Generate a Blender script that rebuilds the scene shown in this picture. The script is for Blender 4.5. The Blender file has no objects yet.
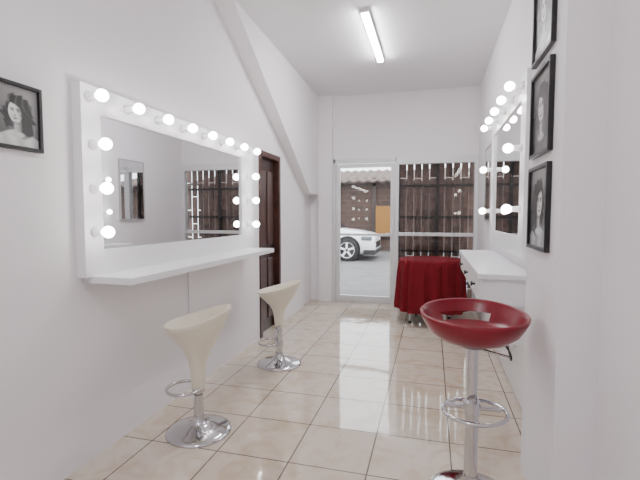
import bpy, bmesh, math, random
from mathutils import Vector, Matrix
random.seed(4)
C = bpy.context.scene.collection
PI = math.pi

# ---------------- materials ----------------
def mat(name, col, rough=0.5, metal=0.0, emit=None, es=0.0, bump=0.0, bscale=30, var=0.0, coat=0.0, spec=0.5):
    m = bpy.data.materials.new(name); m.use_nodes = True
    nt = m.node_tree; b = nt.nodes['Principled BSDF']
    b.inputs['Base Color'].default_value = (*col, 1)
    b.inputs['Roughness'].default_value = rough
    b.inputs['Metallic'].default_value = metal
    b.inputs['Coat Weight'].default_value = coat
    b.inputs['Specular IOR Level'].default_value = spec
    if emit:
        b.inputs['Emission Color'].default_value = (*emit, 1)
        b.inputs['Emission Strength'].default_value = es
    if bump or var:
        tc = nt.nodes.new('ShaderNodeTexCoord')
        n = nt.nodes.new('ShaderNodeTexNoise'); n.inputs['Scale'].default_value = bscale
        n.inputs['Detail'].default_value = 5
        nt.links.new(tc.outputs['Object'], n.inputs['Vector'])
        if bump:
            bp = nt.nodes.new('ShaderNodeBump'); bp.inputs['Strength'].default_value = bump
            bp.inputs['Distance'].default_value = 0.01
            nt.links.new(n.outputs['Fac'], bp.inputs['Height']); nt.links.new(bp.outputs['Normal'], b.inputs['Normal'])
        if var:
            r = nt.nodes.new('ShaderNodeValToRGB')
            r.color_ramp.elements[0].position = .3; r.color_ramp.elements[1].position = .7
            r.color_ramp.elements[0].color = (*[c*(1-var) for c in col], 1)
            r.color_ramp.elements[1].color = (*[min(1, c*(1+var)) for c in col], 1)
            nt.links.new(n.outputs['Fac'], r.inputs['Fac']); nt.links.new(r.outputs['Color'], b.inputs['Base Color'])
    return m

M = {}
M['wall'] = mat('wall_paint', (.85, .82, .84), .6, bump=.12, bscale=9, spec=.3)
M['ceil'] = mat('ceiling_paint', (.80, .785, .80), .8, spec=.2)
M['white'] = mat('white_lacquer', (.86, .86, .88), .28)
M['alu'] = mat('aluminium_frame', (.72, .73, .74), .35, .25)
M['chrome'] = mat('chrome', (.58, .58, .60), .12, 1)
M['cream'] = mat('cream_plastic', (.78, .73, .60), .28)
M['red'] = mat('red_plastic', (.20, .004, .015), .3, coat=.0, spec=.4)
M['cloth'] = mat('red_cloth', (.14, .007, .012), .85, bump=.2, bscale=120, spec=.15)
M['black'] = mat('black_frame', (.010, .009, .010), .3)
M['grey'] = mat('grey_frame', (.40, .39, .39), .4)
M['rubber'] = mat('rubber', (.02, .02, .02), .8)
M['mirror'] = mat('mirror_glass', (.84, .85, .86), .0, 1)
M['bulb'] = mat('bulb_glow', (1, 1, 1), .3, emit=(1, .955, .91), es=27)
M['tube'] = mat('led_glow', (1, 1, 1), .3, emit=(.97, .97, 1), es=135)
M['dwood'] = mat('dark_wood', (.030, .011, .009), .35, var=.4, bscale=8)
M['dwood2'] = mat('dark_wood_frame', (.055, .020, .014), .35, var=.3, bscale=8)
M['slatA'] = mat('bamboo_a', (.14, .082, .065), .7, var=.3, bscale=14)
M['slatB'] = mat('bamboo_b', (.09, .055, .044), .7, var=.3, bscale=14)
M['slatD'] = mat('gate_dark_bar', (.02, .014, .012), .7)
M['carp'] = mat('car_paint', (.82, .83, .85), .2, coat=.5)
M['glassd'] = mat('dark_glass', (.015, .02, .025), .05)
M['lamp'] = mat('headlight_lens', (.10, .11, .12), .1)
M['road'] = mat('street_concrete', (.17, .162, .165), .85, var=.15, bscale=2)
M['bronze'] = mat('house_trim', (.05, .036, .03), .7)
M['rooft'] = mat('roof_tile', (.12, .085, .07), .8, var=.3, bscale=10)
M['yellow'] = mat('yellow_paint', (.26, .115, .015), .6)
M['cable'] = mat('cable_black', (.01, .01, .01), .4)
def print_mat():
    m = bpy.data.materials.new('photo_print'); m.use_nodes = True
    nt = m.node_tree; b = nt.nodes['Principled BSDF']; b.inputs['Roughness'].default_value = .25
    a = nt.nodes.new('ShaderNodeVertexColor'); a.layer_name = 'Col'
    nt.links.new(a.outputs['Color'], b.inputs['Base Color']); return m
M['print'] = print_mat()

def glass_mat():
    m = bpy.data.materials.new('window_glass'); m.use_nodes = True
    nt = m.node_tree; nt.nodes.clear()
    o = nt.nodes.new('ShaderNodeOutputMaterial'); mx = nt.nodes.new('ShaderNodeMixShader')
    t = nt.nodes.new('ShaderNodeBsdfTransparent'); t.inputs[0].default_value = (.93, .94, .94, 1)
    g = nt.nodes.new('ShaderNodeBsdfGlossy'); g.inputs['Roughness'].default_value = .01
    f = nt.nodes.new('ShaderNodeFresnel'); f.inputs[0].default_value = 1.33
    nt.links.new(f.outputs[0], mx.inputs[0]); nt.links.new(t.outputs[0], mx.inputs[1]); nt.links.new(g.outputs[0], mx.inputs[2])
    nt.links.new(mx.outputs[0], o.inputs[0]); return m
M['glass'] = glass_mat()

def tile_mat():
    m = bpy.data.materials.new('marble_floor_tile'); m.use_nodes = True
    nt = m.node_tree; b = nt.nodes['Principled BSDF']; L = nt.links.new
    tc = nt.nodes.new('ShaderNodeTexCoord')
    mp = nt.nodes.new('ShaderNodeMapping'); mp.inputs['Location'].default_value = (.31+.43*10, -2.53+.43*20, 0)
    L(tc.outputs['Object'], mp.inputs['Vector'])
    br = nt.nodes.new('ShaderNodeTexBrick'); br.offset = 0; br.squash = 1
    br.inputs['Scale'].default_value = 1; br.inputs['Brick Width'].default_value = .43; br.inputs['Row Height'].default_value = .43
    br.inputs['Mortar Size'].default_value = .0042; br.inputs['Mortar Smooth'].default_value = .2
    br.inputs['Color1'].default_value = (.64, .555, .455, 1); br.inputs['Color2'].default_value = (.70, .62, .525, 1)
    br.inputs['Mortar'].default_value = (.15, .11, .085, 1)
    L(mp.outputs['Vector'], br.inputs['Vector'])
    n = nt.nodes.new('ShaderNodeTexNoise'); n.inputs['Scale'].default_value = 5; n.inputs['Detail'].default_value = 8; n.inputs['Distortion'].default_value = 1.6
    L(tc.outputs['Object'], n.inputs['Vector'])
    r = nt.nodes.new('ShaderNodeValToRGB')
    r.color_ramp.elements[0].position = .34; r.color_ramp.elements[0].color = (.86, .77, .67, 1)
    r.color_ramp.elements[1].position = .55; r.color_ramp.elements[1].color = (1, 1, 1, 1)
    L(n.outputs['Fac'], r.inputs['Fac'])
    mx = nt.nodes.new('ShaderNodeMixRGB'); mx.blend_type = 'MULTIPLY'; mx.inputs[0].default_value = .8
    L(br.outputs['Color'], mx.inputs[1]); L(r.outputs['Color'], mx.inputs[2]); L(mx.outputs[0], b.inputs['Base Color'])
    n2 = nt.nodes.new('ShaderNodeTexNoise'); n2.inputs['Scale'].default_value = 3.5; n2.inputs['Detail'].default_value = 2
    L(tc.outputs['Object'], n2.inputs['Vector'])
    b1 = nt.nodes.new('ShaderNodeBump'); b1.inputs['Strength'].default_value = .09; b1.inputs['Distance'].default_value = .02
    L(n2.outputs['Fac'], b1.inputs['Height'])
    b2 = nt.nodes.new('ShaderNodeBump'); b2.inputs['Strength'].default_value = .5; b2.inputs['Distance'].default_value = .003; b2.invert = True
    L(br.outputs['Fac'], b2.inputs['Height']); L(b1.outputs['Normal'], b2.inputs['Normal']); L(b2.outputs['Normal'], b.inputs['Normal'])
    b.inputs['Roughness'].default_value = .05; b.inputs['IOR'].default_value = 2.0
    return m
M['tile'] = tile_mat()

def brick_mat():
    m = bpy.data.materials.new('old_brick'); m.use_nodes = True
    nt = m.node_tree; b = nt.nodes['Principled BSDF']; L = nt.links.new
    tc = nt.nodes.new('ShaderNodeTexCoord'); mp = nt.nodes.new('ShaderNodeMapping')
    mp.inputs['Rotation'].default_value = (PI/2, 0, 0)
    L(tc.outputs['Object'], mp.inputs['Vector'])
    br = nt.nodes.new('ShaderNodeTexBrick'); br.inputs['Scale'].default_value = 1
    br.inputs['Brick Width'].default_value = .42; br.inputs['Row Height'].default_value = .19; br.inputs['Mortar Size'].default_value = .014
    br.inputs['Color1'].default_value = (.085, .048, .036, 1); br.inputs['Color2'].default_value = (.06, .036, .029, 1); br.inputs['Mortar'].default_value = (.10, .08, .07, 1)
    L(mp.outputs['Vector'], br.inputs['Vector']); L(br.outputs['Color'], b.inputs['Base Color']); b.inputs['Roughness'].default_value = .9
    return m
M['brick'] = brick_mat()

# ---------------- helpers ----------------
def link(o, parent=None):
    C.objects.link(o)
    if parent: o.parent = parent
    return o
def empty(name, loc=(0, 0, 0), rz=0):
    e = bpy.data.objects.new(name, None); e.location = loc; e.rotation_euler = (0, 0, rz); e.empty_display_size = .1
    C.objects.link(e); return e
def meshobj(name, v, f, m, parent=None, smooth=False, bevel=0, mi=None, loc=(0, 0, 0), segs=2):
    me = bpy.data.meshes.new(name); me.from_pydata([tuple(p) for p in v], [], f); me.update()
    ms = m if isinstance(m, (list, tuple)) else [m]
    for x in ms: me.materials.append(M[x])
    if mi:
        for p, i in zip(me.polygons, mi): p.material_index = i
    bm = bmesh.new(); bm.from_mesh(me); bmesh.ops.recalc_face_normals(bm, faces=bm.faces); bm.to_mesh(me); bm.free()
    if smooth:
        for p in me.polygons: p.use_smooth = True
    o = bpy.data.objects.new(name, me); o.location = loc; link(o, parent)
    if bevel:
        b = o.modifiers.new('bev', 'BEVEL'); b.width = bevel; b.segments = segs; b.limit_method = 'ANGLE'
    return o
BF = [(0, 3, 2, 1), (4, 5, 6, 7), (0, 1, 5, 4), (1, 2, 6, 5), (2, 3, 7, 6), (3, 0, 4, 7)]
def bv(a, b):
    x0, y0, z0 = a; x1, y1, z1 = b
    return [(x0, y0, z0), (x1, y0, z0), (x1, y1, z0), (x0, y1, z0), (x0, y0, z1), (x1, y0, z1), (x1, y1, z1), (x0, y1, z1)]
def box(name, a, b, m, parent=None, bevel=0):
    return meshobj(name, bv(a, b), BF, m, parent, bevel=bevel)
def boxes(name, lst, m, parent=None, bevel=0, mi=None):
    v = []; f = []; k = []
    for i, (a, b) in enumerate(lst):
        o = len(v); v += bv(a, b); f += [tuple(j+o for j in q) for q in BF]
        if mi: k += [mi[i]]*6
    return meshobj(name, v, f, m, parent, bevel=bevel, mi=k or None)
def lathe_data(prof, n=40, rot=None, off=(0, 0, 0)):
    v = []; f = []
    for (r, z) in prof:
        for i in range(n):
            t = 2*PI*i/n; p = Vector((r*math.cos(t), r*math.sin(t), z))
            if rot: p = rot @ p
            v.append(tuple(p+Vector(off)))
    for j in range(len(prof)-1):
        for i in range(n):
            f.append((j*n+i, j*n+(i+1) % n, (j+1)*n+(i+1) % n, (j+1)*n+i))
    f.append(tuple(range(n))); f.append(tuple((len(prof)-1)*n+i for i in range(n)))
    return v, f
def lathe(name, prof, m, parent=None, n=40, rot=None, off=(0, 0, 0)):
    v, f = lathe_data(prof, n, rot, off)
    o = meshobj(name, v, f, m, parent, smooth=True)
    o.data.polygons[-1].use_smooth = False; o.data.polygons[-2].use_smooth = False
    s = o.modifiers.new('es', 'EDGE_SPLIT'); s.split_angle = math.radians(50)
    return o
def lathes(name, items, m, parent=None, n=20):
    V = []; F = []
    for (prof, rot, off) in items:
        v, f = lathe_data(prof, n, rot, off); o = len(V); V += v; F += [tuple(j+o for j in q) for q in f]
    return meshobj(name, V, F, m, parent, smooth=True)
def tube(name, pts, r, m, parent=None, cyclic=False):
    cu = bpy.data.curves.new(name, 'CURVE'); cu.dimensions = '3D'; cu.bevel_depth = r; cu.bevel_resolution = 4; cu.resolution_u = 8
    s = cu.splines.new('NURBS' if not cyclic else 'NURBS'); s.points.add(len(pts)-1)
    for p, q in zip(s.points, pts): p.co = (*q, 1)
    s.order_u = 3; s.use_endpoint_u = True; s.use_cyclic_u = cyclic
    cu.materials.append(M[m]); o = bpy.data.objects.new(name, cu); return link(o, parent)

# ---------------- room ----------------
XL, XR, YB, H = -1.80, .625, 6.37, 3.156
YF = -1.6
meshobj('floor', bv((XL-.4, YF-.1, -.06), (XR+.1, YB+.12, 0)), BF, 'tile')
box('ceiling', (XL-.4, YF-.1, H), (XR+.1, YB+.15, H+.1), 'ceil')
boxes('wall_left', [((XL-.12, YF, 0), (XL, 4.2, H)), ((XL-.12, 4.2, 2.05), (XL, 4.84, H)),
                    ((XL-.12, 4.84, 0), (XL, 5.83, H)), ((XL-.12, 5.83, 1.66), (XL, YB, H)),
                    ((XL-.14, 5.83, 0), (XL-.05, YB, 1.66))], 'wall')
# stair box
p = .09
prof = [(3.29, H), (5.83, 1.667), (YB, 1.667), (YB, H)]
v = [(XL+.0, y, z) for y, z in prof]+[(XL+q, y, z) for (y, z), q in zip(prof, (.17, .10, p, p))]
meshobj('trim_stair_soffit', v, [(0, 1, 2, 3), (4, 5, 6), (4, 6, 7), (0, 1, 5, 4), (1, 2, 6, 5), (2, 3, 7, 6), (3, 0, 4, 7)], 'wall')
box('wall_right', (XR, YF, 0), (XR+.12, YB+.1, H), 'wall')
box('trim_pilaster', (.48, 1.81, 0), (XR, 2.39, H), 'wall')
box('wall_front', (XL-.12, YF-.1, 0), (XR+.1, YF, H), 'wall')
DX0 = -1.483
boxes('wall_back', [((XL-.34, YB, 0), (DX0, YB+.12, H)), ((DX0, YB, 2.2), (XR+.05, YB+.12, H))], 'wall')
box('trim_column', (XL+p, YB-.07, 0), (DX0-.01, YB, H), 'wall')

# ---------------- entrance glazing ----------------
Y0 = YB+.01
SX = -.516
d = empty('door_1')
boxes('leaf_frame', [((DX0+.04, Y0, .02), (DX0+.10, Y0+.05, 2.13)), ((SX-.09, Y0, .02), (SX-.03, Y0+.05, 2.13)),
                     ((DX0+.10, Y0, .02), (SX-.09, Y0+.05, .10)), ((DX0+.10, Y0, 2.07), (SX-.09, Y0+.05, 2.13)),
                     ((DX0+.10, Y0+.005, 1.03), (SX-.09, Y0+.045, 1.065))], 'alu', d, .003)
box('leaf_glass', (DX0+.09, Y0+.02, .08), (SX-.08, Y0+.026, 2.08), 'glass', d)
boxes('lock', [((SX-.085, Y0-.02, 1.0), (SX-.045, Y0, 1.14)), ((SX-.15, Y0-.05, 1.06), (SX-.055, Y0-.03, 1.08)), ((SX-.07, Y0-.04, 1.06), (SX-.055, Y0-.01, 1.08))], 'alu', d, .002)
boxes('jamb', [((DX0, Y0-.02, 0), (DX0+.035, Y0+.07, 2.2)), ((DX0, Y0-.02, 2.14), (SX, Y0+.07, 2.2)), ((DX0, Y0, 0), (SX, Y0+.07, .018))], 'alu', d, .003)
w = empty('window_1')
boxes('window_frame', [((SX-.028, Y0-.02, 0), (SX+.03, Y0+.07, 2.2)), ((XR-.05, Y0-.02, 0), (XR, Y0+.07, 2.2)),
                       ((SX+.03, Y0-.02, 2.10), (XR-.05, Y0+.07, 2.2)), ((SX+.03, Y0-.02, 0), (XR-.05, Y0+.07, .07)),
                       ((SX+.03, Y0-.015, 1.04), (XR-.05, Y0+.05, 1.09))], 'alu', w, .003)
box('window_pane', (SX+.03, Y0+.03, .07), (XR-.05, Y0+.036, 2.11), 'glass', w)

# slatted gate behind window (see-through gaps)
lst = []; mi = []
GY = YB+.30
x = SX+.02; i = 0
while x < XR+.25:
    wd = .050
    z = [0, -.24][(i//2) % 2]
    while z < 2.35:
        z0 = max(z, .02); z1 = min(z+.47, 2.38)
        if z1 > z0+.02:
            dy = .012 if (i % 2) else 0
            lst.append(((x, GY+dy, z0), (x+wd, GY+.02+dy, z1))); mi.append(random.choice([0, 0, 1]))
        z += .48
    x += wd+(.016 if i % 2 else -.002); i += 1
for z in (.02, .30, .78, 1.30, 1.78, 2.15, 2.34):
    lst.append(((SX-.02, GY-.03, z), (XR+.3, GY-.002, z+.035))); mi.append(2)
for x in (SX-.02, .05, XR+.25):
    lst.append(((x, GY-.035, -.0), (x+.045, GY-.001, 2.4))); mi.append(2)
boxes('slatted_gate', lst, ['slatA', 'slatB', 'slatD'], None, mi=mi)

# ---------------- wooden door on left ----------------
d2 = empty('door_2')
boxes('casing', [((XL-.10, 4.2, 0), (XL+.015, 4.26, 2.05)), ((XL-.10, 4.78, 0), (XL+.015, 4.84, 2.05)), ((XL-.10, 4.26, 1.99), (XL+.015, 4.78, 2.05))], 'dwood2', d2, .005)
box('slab', (XL-.09, 4.262, .01), (XL-.05, 4.778, 1.988), 'dwood', d2)
boxes('panels', [((XL-.052, 4.33, .15), (XL-.035, 4.50, .85)), ((XL-.052, 4.54, .15), (XL-.035, 4.71, .85)),
                 ((XL-.052, 4.33, 1.0), (XL-.035, 4.50, 1.85)), ((XL-.052, 4.54, 1.0), (XL-.035, 4.71, 1.85))], 'dwood2', d2, .01)
lathe('knob', [(0.0, 0), (.012, 0), (.012, .03), (.028, .04), (.03, .055), (.02, .07), (0.001, .072)], 'chrome', d2, 16, Matrix.Rotation(PI/2, 3, 'Y'), (XL-.05, 4.305, .95))

# ---------------- vanity mirrors ----------------
def bulb_items(pos, sgn):
    rot = Matrix.Rotation(sgn*PI/2, 3, 'Y')
    R = .032
    sock = [(0.001, 0), (.027, 0), (.027, .01), (.021, .014), (.019, .055), (.017, .058), (.001, .058)]
    gl = [(.001, .05), (.015, .052), (.017, .058)]
    for k in range(1, 11):
        a = -PI/2+.5+(PI-.5)*k/10
        gl.append((max(.0008, R*math.cos(a)), .088+R*math.sin(a)))
    return [(sock, rot, q) for q in pos], [(gl, rot, q) for q in pos]

def frame_boxes(xa, xb, y0, y1, z0, z1, iy0, iy1, iz0, iz1):
    return [((xa, y0, z0), (xb, iy0, z1)), ((xa, iy1, z0), (xb, y1, z1)), ((xa, iy0, iz1), (xb, iy1, z1)), ((xa, iy0, z0), (xb, iy1, iz0))]

vm = empty('vanity_mirror')
boxes('frame', frame_boxes(XL, XL+.06, 1.79, 3.93, 1.02, 2.03, 1.92, 3.66, 1.16, 1.89), 'white', vm)
box('mirror_pane', (XL+.005, 1.91, 1.14), (XL+.045, 3.68, 1.91), 'mirror', vm)
box('ledge', (XL, 1.83, .985), (XL+.31, 3.85, 1.025), 'white', vm, .004)
pos = [(XL+.06, 1.84+i*(3.83-1.84)/7, 1.965) for i in range(8)]
pos += [(XL+.06, 1.855, z) for z in (1.72, 1.49, 1.26)] + [(XL+.06, 3.79, z) for z in (1.72, 1.49, 1.26)]
s, g = bulb_items(pos, 1)
lathes('sockets', s, 'white', vm); lathes('bulbs', g, 'bulb', vm)
box('wire_channel', (XL, 2.82, .3), (XL+.012, 2.84, .985), 'white', vm)

vm2 = empty('vanity_mirror.001')
boxes('frame', frame_boxes(XR-.05, XR, 3.0, 4.62, 1.06, 2.29, 3.16, 4.46, 1.20, 2.13), 'white', vm2)
box('mirror_pane', (XR-.035, 3.14, 1.18), (XR-.002, 4.48, 2.15), 'mirror', vm2)
pos = [(XR-.05, 3.10+i*(4.52-3.10)/4, 2.21) for i in range(5)]
pos += [(XR-.05, 3.10, z) for z in (1.80, 1.39)] + [(XR-.05, 4.52, z) for z in (1.80, 1.39)]
s, g = bulb_items(pos, -1)
lathes('sockets', s, 'white', vm2); lathes('bulbs', g, 'bulb', vm2)

wm = empty('wall_mirror')
boxes('frame', frame_boxes(XR-.03, XR, 4.85, 5.35, 1.28, 2.12, 4.865, 5.335, 1.295, 2.105), 'grey', wm)
box('mirror_pane', (XR-.025, 4.86, 1.29), (XR-.002, 5.34, 2.11), 'mirror', wm)

# right counter
vt = empty('vanity_counter')
CX = .30; XW = XR-.003
box('countertop', (CX-.015, 2.80, .945), (XW, 4.69, .98), 'white', vt, .004)
box('carcass', (CX+.02, 2.83, .78), (XW, 4.66, .945), 'white', vt)
boxes('drawer_fronts', [((CX, 2.835+i*.61, .785), (CX+.02, 2.835+i*.61+.6, .938)) for i in range(3)], 'white', vt, .003)
for i in range(3):
    lathe('knob_%d' % (i+1), [(.001, 0), (.008, 0), (.008, .014), (.017, .020), (.017, .030), (.001, .032)], 'black', vt, 14, Matrix.Rotation(-PI/2, 3, 'Y'), (CX, 3.135+i*.61, .865))
boxes('back_panel', [((XW-.14, 2.86, .52), (XW, 4.62, .78))], 'white', vt, .003)

so = empty('power_outlet')
box('plate', (XR-.012, 3.42, .34), (XR, 3.50, .46), 'white', so, .003)
boxes('plug', [((XR-.05, 3.44, .36), (XR-.012, 3.48, .40)), ((XR-.06, 3.445, .41), (XR-.012, 3.475, .44))], 'cable', so, .006)
tube('cord', [(XR-.05, 3.46, .38), (XR-.10, 3.46, .33), (XR-.13, 3.49, .38), (XR-.15, 3.52, .48), (XR-.155, 3.55, .60), (XR-.155, 3.55, .78)], .007, 'cable', so)
tube('cord_2', [(XR-.05, 3.46, .42), (XR-.09, 3.42, .44), (XR-.10, 3.38, .40), (XR-.03, 3.36, .30), (XR-.02, 3.46, .2), (XR-.02, 3.6, .3)], .006, 'cable', so)

# ---------------- pictures ----------------
def ss(x): x = max(0, min(1, x)); return x*x*(3-2*x)
def ea(a, b, ca, cb, ra, rb, rot=0, soft=.15):
    dx, dy = a-ca, b-cb; c, s_ = math.cos(rot), math.sin(rot)
    q = math.hypot((dx*c+dy*s_)/ra, (-dx*s_+dy*c)/rb)
    return ss((1+soft-q)/(2*soft))
def mixv(v0, v1, k): return v0+(v1-v0)*k
def paint(a, b, st):
    b *= 1.2
    v = .13+.10*(b+.5)+.05*math.sin(3*a+2*b)
    flip = -1 if st == 2 else 1
    a *= flip
    wv = .03*math.sin(28*a+9*math.sin(6*b))+.03*math.sin(22*b+7*a)
    hair = .025+.06*max(0, math.sin(40*a+14*b+5*math.sin(7*b)))**3*ss((b+.1)*3)
    sh = ss(((-.24-.55*abs(a-.02)**1.6)-b)/.05)
    v = mixv(v, {0: .62, 1: .05, 2: .40}[st]+.15*math.sin(18*a+6*b)*(.6 if st != 1 else .1), sh)
    v = mixv(v, hair, max(ea(a, b, .06, .14+wv, .30, .32, .2, .1), ea(a, b, .22+wv, -.12, .17, .32, -.2, .15), ea(a, b, -.22+wv, -.02, .10, .24, .1, .2)))
    nk = ss((.10-abs(a-.02))/.03)*ss((-.02-b)/.04)*ss((b+.38)/.06)
    v = mixv(v, mixv(.50, .16, ss((a+.03)*7)), nk)
    v = mixv(v, .58, ea(a, b, 0, -.37, .17, .06, 0, .3)*(1 if st != 1 else .7))
    fc = ea(a, b, -.03, .08, .155, .215, .1, .06)
    sk = mixv(.80, .24, ss((a-.0+.15*b+.02)*6.5))
    sk = mixv(sk, .30, ea(a, b, -.10, -.01, .05, .05, 0, .9)*.35)
    v = mixv(v, sk, fc)
    for ex in (-.10, .035):
        v = mixv(v, .12, ea(a, b, ex, .115, .045, .026, .05, .5)*.85*fc)
        v = mixv(v, .7, ea(a, b, ex-.018, .113, .012, .009, 0, .5)*.5)
        v = mixv(v, .06, ea(a, b, ex, .160-.6*abs(ex+.03)**1.5, .055, .010, .12 if ex > 0 else -.02, .6)*.9*fc)
    v = mixv(v, .28, ea(a, b, -.035, .03, .022, .05, .15, .8)*.5)
    v = mixv(v, .15, ea(a, b, -.04, .008, .03, .011, 0, .8)*.8)
    v = mixv(v, .07, ea(a, b, -.035, -.048, .052, .018, .04, .4)*.9)
    v = mixv(v, .10, ea(a, b, -.03, -.135, .10, .03, 0, .8)*.5)
    v = mixv(v, hair, ea(a, b, .03, .30+.5*wv, .19, .085, -.25, .15))
    v = mixv(v, hair, ea(a, b, .14+.4*wv, .10, .05, .2, .05, .3)*.9)
    return max(.008, min(.85, v))
def portrait(name, x, y0, y1, z0, z1, nrm, style=0):
    e = empty(name); fw = .017
    def X(dp): return x+nrm*dp
    fb = frame_boxes(min(X(0), X(.022)), max(X(0), X(.022)), y0, y1, z0, z1, y0+fw, y1-fw, z0+fw, z1-fw)
    boxes('frame', fb, 'black', e, .002)
    box('backing', (min(X(.0), X(.006)), y0+.004, z0+.004), (max(X(0), X(.006)), y1-.004, z1-.004), 'black', e)
    W = (y1-y0)-2*fw; Hh = (z1-z0)-2*fw; cy = (y0+y1)/2; cz = (z0+z1)/2
    nx, nz = 90, 110; V = []; F = []; col = []
    for j in range(nz+1):
        for i in range(nx+1):
            a = i/nx-.5; b = j/nz-.5
            V.append((X(.009), cy+a*W*nrm, cz+b*Hh)); g_ = paint(a, b, style); col.append((g_, g_*.985, g_*.98, 1))
    for j in range(nz):
        for i in range(nx):
            o = j*(nx+1)+i; F.append((o, o+1, o+nx+2, o+nx+1))
    me = bpy.data.meshes.new('print'); me.from_pydata(V, [], F); me.materials.append(M['print'])
    ca = me.color_attributes.new('Col', 'FLOAT_COLOR', 'POINT')
    for i, c in enumerate(col): ca.data[i].color = c
    link(bpy.data.objects.new('print', me), e)
    return e
portrait('framed_portrait', XL, 1.365, 1.605, 1.64, 1.935, 1, 0)
portrait('framed_portrait.001', .48, 1.95, 2.30, 1.19, 1.575, -1, 2)
portrait('framed_portrait.002', .48, 1.95, 2.30, 1.62, 2.01, -1, 1)
portrait('framed_portrait.003', .48, 1.95, 2.30, 2.06, 2.45, -1, 0)

# ---------------- bar stools ----------------
BASE = [(.001, .0), (.198, 0), (.2, .006), (.196, .014), (.17, .026), (.12, .038), (.07, .052), (.045, .068), (.036, .09), (.034, .11)]
def shell(name, prof, rise, back, m, parent, zoff, n=64, skip=None, xs=1.0):
    v = []; f = []
    for (r, z, wt) in prof:
        for i in range(n):
            t = 2*PI*i/n
            k = ((1+math.cos(t-back))/2)**1.4
            rr = r*(1+.06*wt*k)
            v.append((rr*math.cos(t), rr*xs*math.sin(t), z+zoff+wt*rise*k))
    for j in range(len(prof)-1):
        for i in range(n):
            if skip and skip(j, (2*PI*(i+.5)/n-back+PI) % (2*PI)-PI): continue
            f.append((j*n+i, j*n+(i+1) % n, (j+1)*n+(i+1) % n, (j+1)*n+i))
    f.append(tuple(range(n))); f.append(tuple((len(prof)-1)*n+i for i in range(n)))
    return meshobj(name, v, f, m, parent, smooth=True)

def cream_stool(name, loc, seat0, sc, foot, back, fdir):
    e = empty(name, loc)
    lathe('base', BASE, 'chrome', e, 48)
    lathe('post', [(.001, .1), (.03, .1), (.03, seat0-.03), (.02, seat0-.028), (.02, seat0+.06), (.001, seat0+.06)], 'chrome', e, 28)
    P = [(.036, 0, 0), (.042, .02, 0), (.046, .10, 0), (.058, .18, 0), (.085, .245, .0), (.125, .30, .15), (.162, .345, .5), (.19, .385, .85), (.203, .41, 1),
         (.200, .416, 1.02), (.192, .412, 1), (.178, .385, .8), (.15, .352, .4), (.11, .335, .1), (.06, .328, 0), (.01, .326, 0)]
    P = [(r*.97, z*sc, w) for r, z, w in P]
    shell('seat', P, .10, back, 'cream', e, seat0)
    dx, dy = math.cos(fdir), math.sin(fdir)
    pts = []
    for i in range(17):
        t = -PI*.9+i*2*PI*.9/16
        a = .085+.105*math.cos(t); b = .115*math.sin(t)
        pts.append((a*dx-b*dy, a*dy+b*dx, foot))
    tube('footrest', pts, .009, 'chrome', e)
    lathe('footrest_collar', [(.03, foot-.025), (.038, foot-.025), (.038, foot+.025), (.03, foot+.025)], 'chrome', e, 28)
    return e
cream_stool('bar_stool', (-1.388, 2.27, 0), .27, 1.0, .28, math.radians(20), math.radians(200))
cream_stool('bar_stool.001', (-1.32, 3.516, 0), .36, .74, .20, math.radians(10), math.radians(190))

# red stool
rs = empty('bar_stool.002', (.195, 2.06, 0))
lathe('base', BASE, 'chrome', rs, 48)
lathe('post', [(.001, .1), (.031, .1), (.031, .46), (.024, .465), (.024, .75), (.001, .75)], 'chrome', rs, 28)
lathe('mount', [(.001, .735), (.06, .735), (.09, .755), (.09, .765), (.001, .765)], 'black', rs, 28)
Z0 = .755
P = [(.03, 0, 0), (.10, .0, 0), (.155, .018, 0), (.20, .05, .1), (.222, .085, .5), (.235, .110, .9), (.238, .124, 1), (.232, .130, 1.02), (.224, .125, 1),
     (.217, .108, .9), (.204, .085, .5), (.182, .060, .1), (.13, .046, 0), (.06, .042, 0), (.01, .042, 0)]
def sk(j, t): return abs(t) < .62 and j in (3, 10)
shell('seat', P, .030, math.radians(98), 'red', rs, Z0, skip=sk)
tube('lever', [(0, 0, .73), (.08, -.03, .72), (.15, -.06, .715)], .006, 'chrome', rs)
pts = []
for i in range(17):
    t = -PI*.9+i*2*PI*.9/16
    a = .04+.135*math.cos(t); b = .145*math.sin(t); q = math.radians(-75)
    pts.append((a*math.cos(q)-b*math.sin(q)*1.0, a*math.sin(q)+b*math.cos(q), .44))
tube('footrest', pts, .010, 'chrome', rs, True)
boxes('footrest_arm', [((-.13, -.012, .432), (.13, .012, .448))], 'chrome', rs, .003)
lathe('footrest_collar', [(.031, .41), (.04, .41), (.04, .47), (.031, .47)], 'chrome', rs, 28)

# ---------------- red table ----------------
tb = empty('draped_round_table', (-.01, 5.48, 0))
n = 160; v = []; f = []
rings = [(.0, .80, 0), (.2, .80, 0), (.36, .80, 0), (.385, .797, 0), (.395, .785, .1), (.40, .74, .35), (.408, .62, .7), (.417, .45, .9), (.427, .30, 1), (.437, .175, 1.1)]
for (r, z, k) in rings:
    for i in range(n):
        t = 2*PI*i/n
        fo = .018*math.sin(17*t+.8*math.sin(3*t))+.009*math.sin(29*t+2)
        rr = r+k*fo
        v.append((rr*math.cos(t), rr*math.sin(t), z+(k*.012*math.sin(4*t+1) if z < .3 else 0)))
for j in range(len(rings)-1):
    for i in range(n): f.append((j*n+i, j*n+(i+1) % n, (j+1)*n+(i+1) % n, (j+1)*n+i))
meshobj('tablecloth', v, f, 'cloth', tb, smooth=True)
lathe('tabletop', [(.001, .765), (.375, .765), (.38, .78), (.375, .794), (.001, .794)], 'white', tb, 48)
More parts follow.
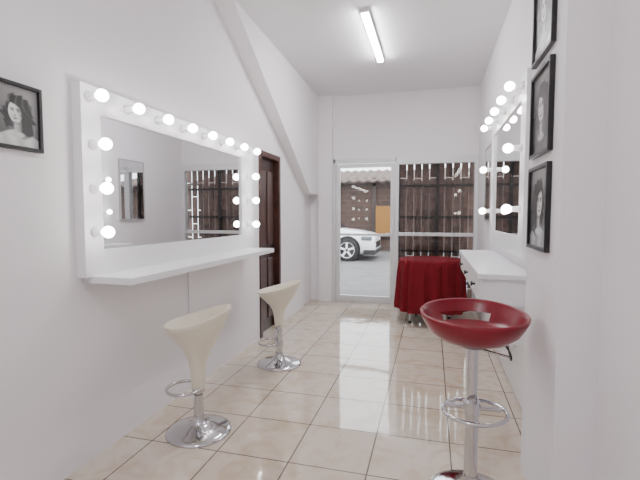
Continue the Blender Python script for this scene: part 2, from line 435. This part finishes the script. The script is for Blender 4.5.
for k in range(4):
    a = PI/4+PI/2*k-.15; c_, s_ = math.cos(a), math.sin(a)
    tube('leg_%d' % (k+1), [(.24*c_, .24*s_, .765), (.27*c_, .27*s_, .4), (.30*c_, .30*s_, .012)], .013, 'alu', tb)
    lathe('foot_%d' % (k+1), [(.001, 0), (.018, 0), (.018, .03), (.001, .03)], 'rubber', tb, 12, None, (.30*c_, .30*s_, 0))

# ---------------- ceiling lights ----------------
def batten(name, x, y0, y1):
    e = empty(name)
    box('housing', (x-.038, y0, H-.035), (x+.038, y1, H), 'white', e, .004)
    box('diffuser', (x-.03, y0+.02, H-.055), (x+.03, y1-.02, H-.034), 'tube', e, .006)
batten('ceiling_batten_light', -.60, 3.76, 4.97)
batten('added_fill_batten', -.60, -.6, .6)  # added unseen fill batten above the camera, brightens the room

# ---------------- outside ----------------
box('street_ground', (-14, YB+.12, -.08), (10, 30, -.02), 'road')
box('sidewalk_slab', (-4, YB+.13, -.02), (3, YB+1.6, 0), 'road')
hs = empty('street_house')
boxes('brick_wall', [((-9, 16.0, -.02), (6, 16.3, 2.75))], 'brick', hs)
boxes('posts', [((-6+i*1.9, 15.9, -.02), (-5.85+i*1.9, 16.0, 2.75)) for i in range(6)]+[((-9, 15.9, 2.45), (6, 16.0, 2.6))], 'bronze', hs)
V = []; F = []
nx = 180
for i in range(nx+1):
    xx = -9.3+15.6*i/nx; zz = .035*math.sin(i*PI/2)
    V += [(xx, 15.3, 2.6+zz), (xx, 18.5, 3.3+zz)]
for i in range(nx): F.append((2*i, 2*i+2, 2*i+3, 2*i+1))
ro = meshobj('tiled_roof', V, F, 'rooft', hs); sm = ro.modifiers.new('s', 'SOLIDIFY'); sm.thickness = .06
ys = empty('yellow_wall_patch')  # yellow patch on the house wall, built as a raised panel
box('panel', (-2.05, 15.80, .55), (-1.45, 15.9, 1.7), 'yellow', ys, .01)
boxes('rim', [((-2.08, 15.78, .52), (-1.42, 15.9, .56)), ((-2.08, 15.78, 1.69), (-1.42, 15.9, 1.73))], 'bronze', ys)

# car: front points +x
car = empty('car', (0, 12.25, -.02))
W = 1.75
def section(x, zs, hw):
    zb, zt = zs
    pts = []
    for (a, b) in [(-.86, 0), (-1, .18), (-1.0, .62), (-.95, .88), (-.8, 1), (0, 1.03), (.8, 1), (.95, .88), (1.0, .62), (1, .18), (.86, 0)]:
        pts.append((x, W/2+a*hw, zb+(zt-zb)*b))
    return pts
secs = [(-1.62, (.30, .62), .70), (-1.66, (.22, .74), .80), (-1.80, (.20, .80), .85), (-2.2, (.20, .88), .875), (-2.8, (.2, .95), .875), (-3.2, (.2, .98), .875),
        (-4.2, (.2, 1.0), .875), (-5.2, (.2, 1.02), .875), (-5.6, (.22, 1.0), .85), (-5.72, (.3, .9), .78)]
V = []; F = []
for s_ in secs: V += section(*s_)
k = 11
for j in range(len(secs)-1):
    for i in range(k): F.append((j*k+i, j*k+(i+1) % k, (j+1)*k+(i+1) % k, (j+1)*k+i))
F.append(tuple(range(k))); F.append(tuple((len(secs)-1)*k+i for i in range(k)))
meshobj('body', V, F, 'carp', car, smooth=True)
cab = [(-2.75, .95, .80), (-3.45, 1.46, .62), (-4.9, 1.48, .60), (-5.55, 1.0, .78)]
V = []
for (x_, z_, hw) in cab: V += [(x_, W/2-hw, z_), (x_, W/2+hw, z_)]
V += [(-2.75, W/2-.8, .9), (-2.75, W/2+.8, .9), (-5.55, W/2-.8, .9), (-5.55, W/2+.8, .9)]
meshobj('windows', V, [(0, 1, 3, 2), (2, 3, 5, 4), (4, 5, 7, 6), (0, 2, 4, 6), (1, 3, 5, 7)], 'glassd', car)
meshobj('roof', bv((-4.95, W/2-.61, 1.45), (-3.4, W/2+.61, 1.50)), BF, 'carp', car, bevel=.02)
rx = Matrix.Rotation(PI/2, 3, 'X')
for i, (wx, wy) in enumerate([(-2.42, .10), (-4.95, .10), (-2.42, W+.1), (-4.95, W+.1)]):
    lathe('arch_%d' % i, [(.2, 0), (.385, 0), (.385, .12), (.2, .12)], 'rubber', car, 40, rx, (wx, wy+.015, .36))
    lathe('tyre_%d' % i, [(.22, -.02), (.30, -.02), (.335, .01), (.335, .19), (.30, .21), (.22, .21)], 'rubber', car, 40, rx, (wx, wy, .335))
    lathe('rim_%d' % i, [(.001, .17), (.05, .17), (.06, .14), (.19, .17), (.235, .225), (.235, .05), (.001, .05)], 'alu', car, 40, rx, (wx, wy-.01, .335))
    V = []; F = []
    for q in range(5):
        m3 = Matrix.Rotation(2*PI*q/5, 3, 'Y'); o = len(V)
        for pnt in bv((-.03, -.225, .04), (.03, -.18, .22)):
            qv = m3 @ Vector(pnt); V.append((qv.x+wx, qv.y+wy, qv.z+.335))
        F += [tuple(j+o for j in qq) for qq in BF]
    meshobj('spokes_%d' % i, V, F, 'carp', car)
meshobj('headlight', bv((-2.02, -.012, .62), (-1.70, .2, .74)), BF, 'lamp', car, bevel=.03)
meshobj('headlight_b', bv((-2.02, W-.2, .62), (-1.70, W+.012, .74)), BF, 'lamp', car, bevel=.03)
meshobj('grille', bv((-1.68, .35, .38), (-1.605, W-.35, .58)), BF, 'black', car, bevel=.02)
meshobj('bumper_trim', bv((-1.95, -.012, .20), (-1.60, W+.012, .34)), BF, 'rubber', car, bevel=.03)
meshobj('sill', bv((-4.6, -.01, .2), (-2.8, .05, .32)), BF, 'rubber', car, bevel=.02)

# ---------------- world ----------------
wd = bpy.data.worlds.new('World'); bpy.context.scene.world = wd; wd.use_nodes = True
bg = wd.node_tree.nodes['Background']; bg.inputs[0].default_value = (.93, .96, 1, 1); bg.inputs[1].default_value = 5.5

# ---------------- camera ----------------
cd = bpy.data.cameras.new('cam'); cam = bpy.data.objects.new('camera', cd); C.objects.link(cam)
cd.sensor_width = 36; cd.lens = 23.625; cd.clip_start = .05
cam.location = (0, 0, 1.35); cam.rotation_euler = (math.radians(90-3.41), 0, math.radians(14.93))
bpy.context.scene.camera = cam
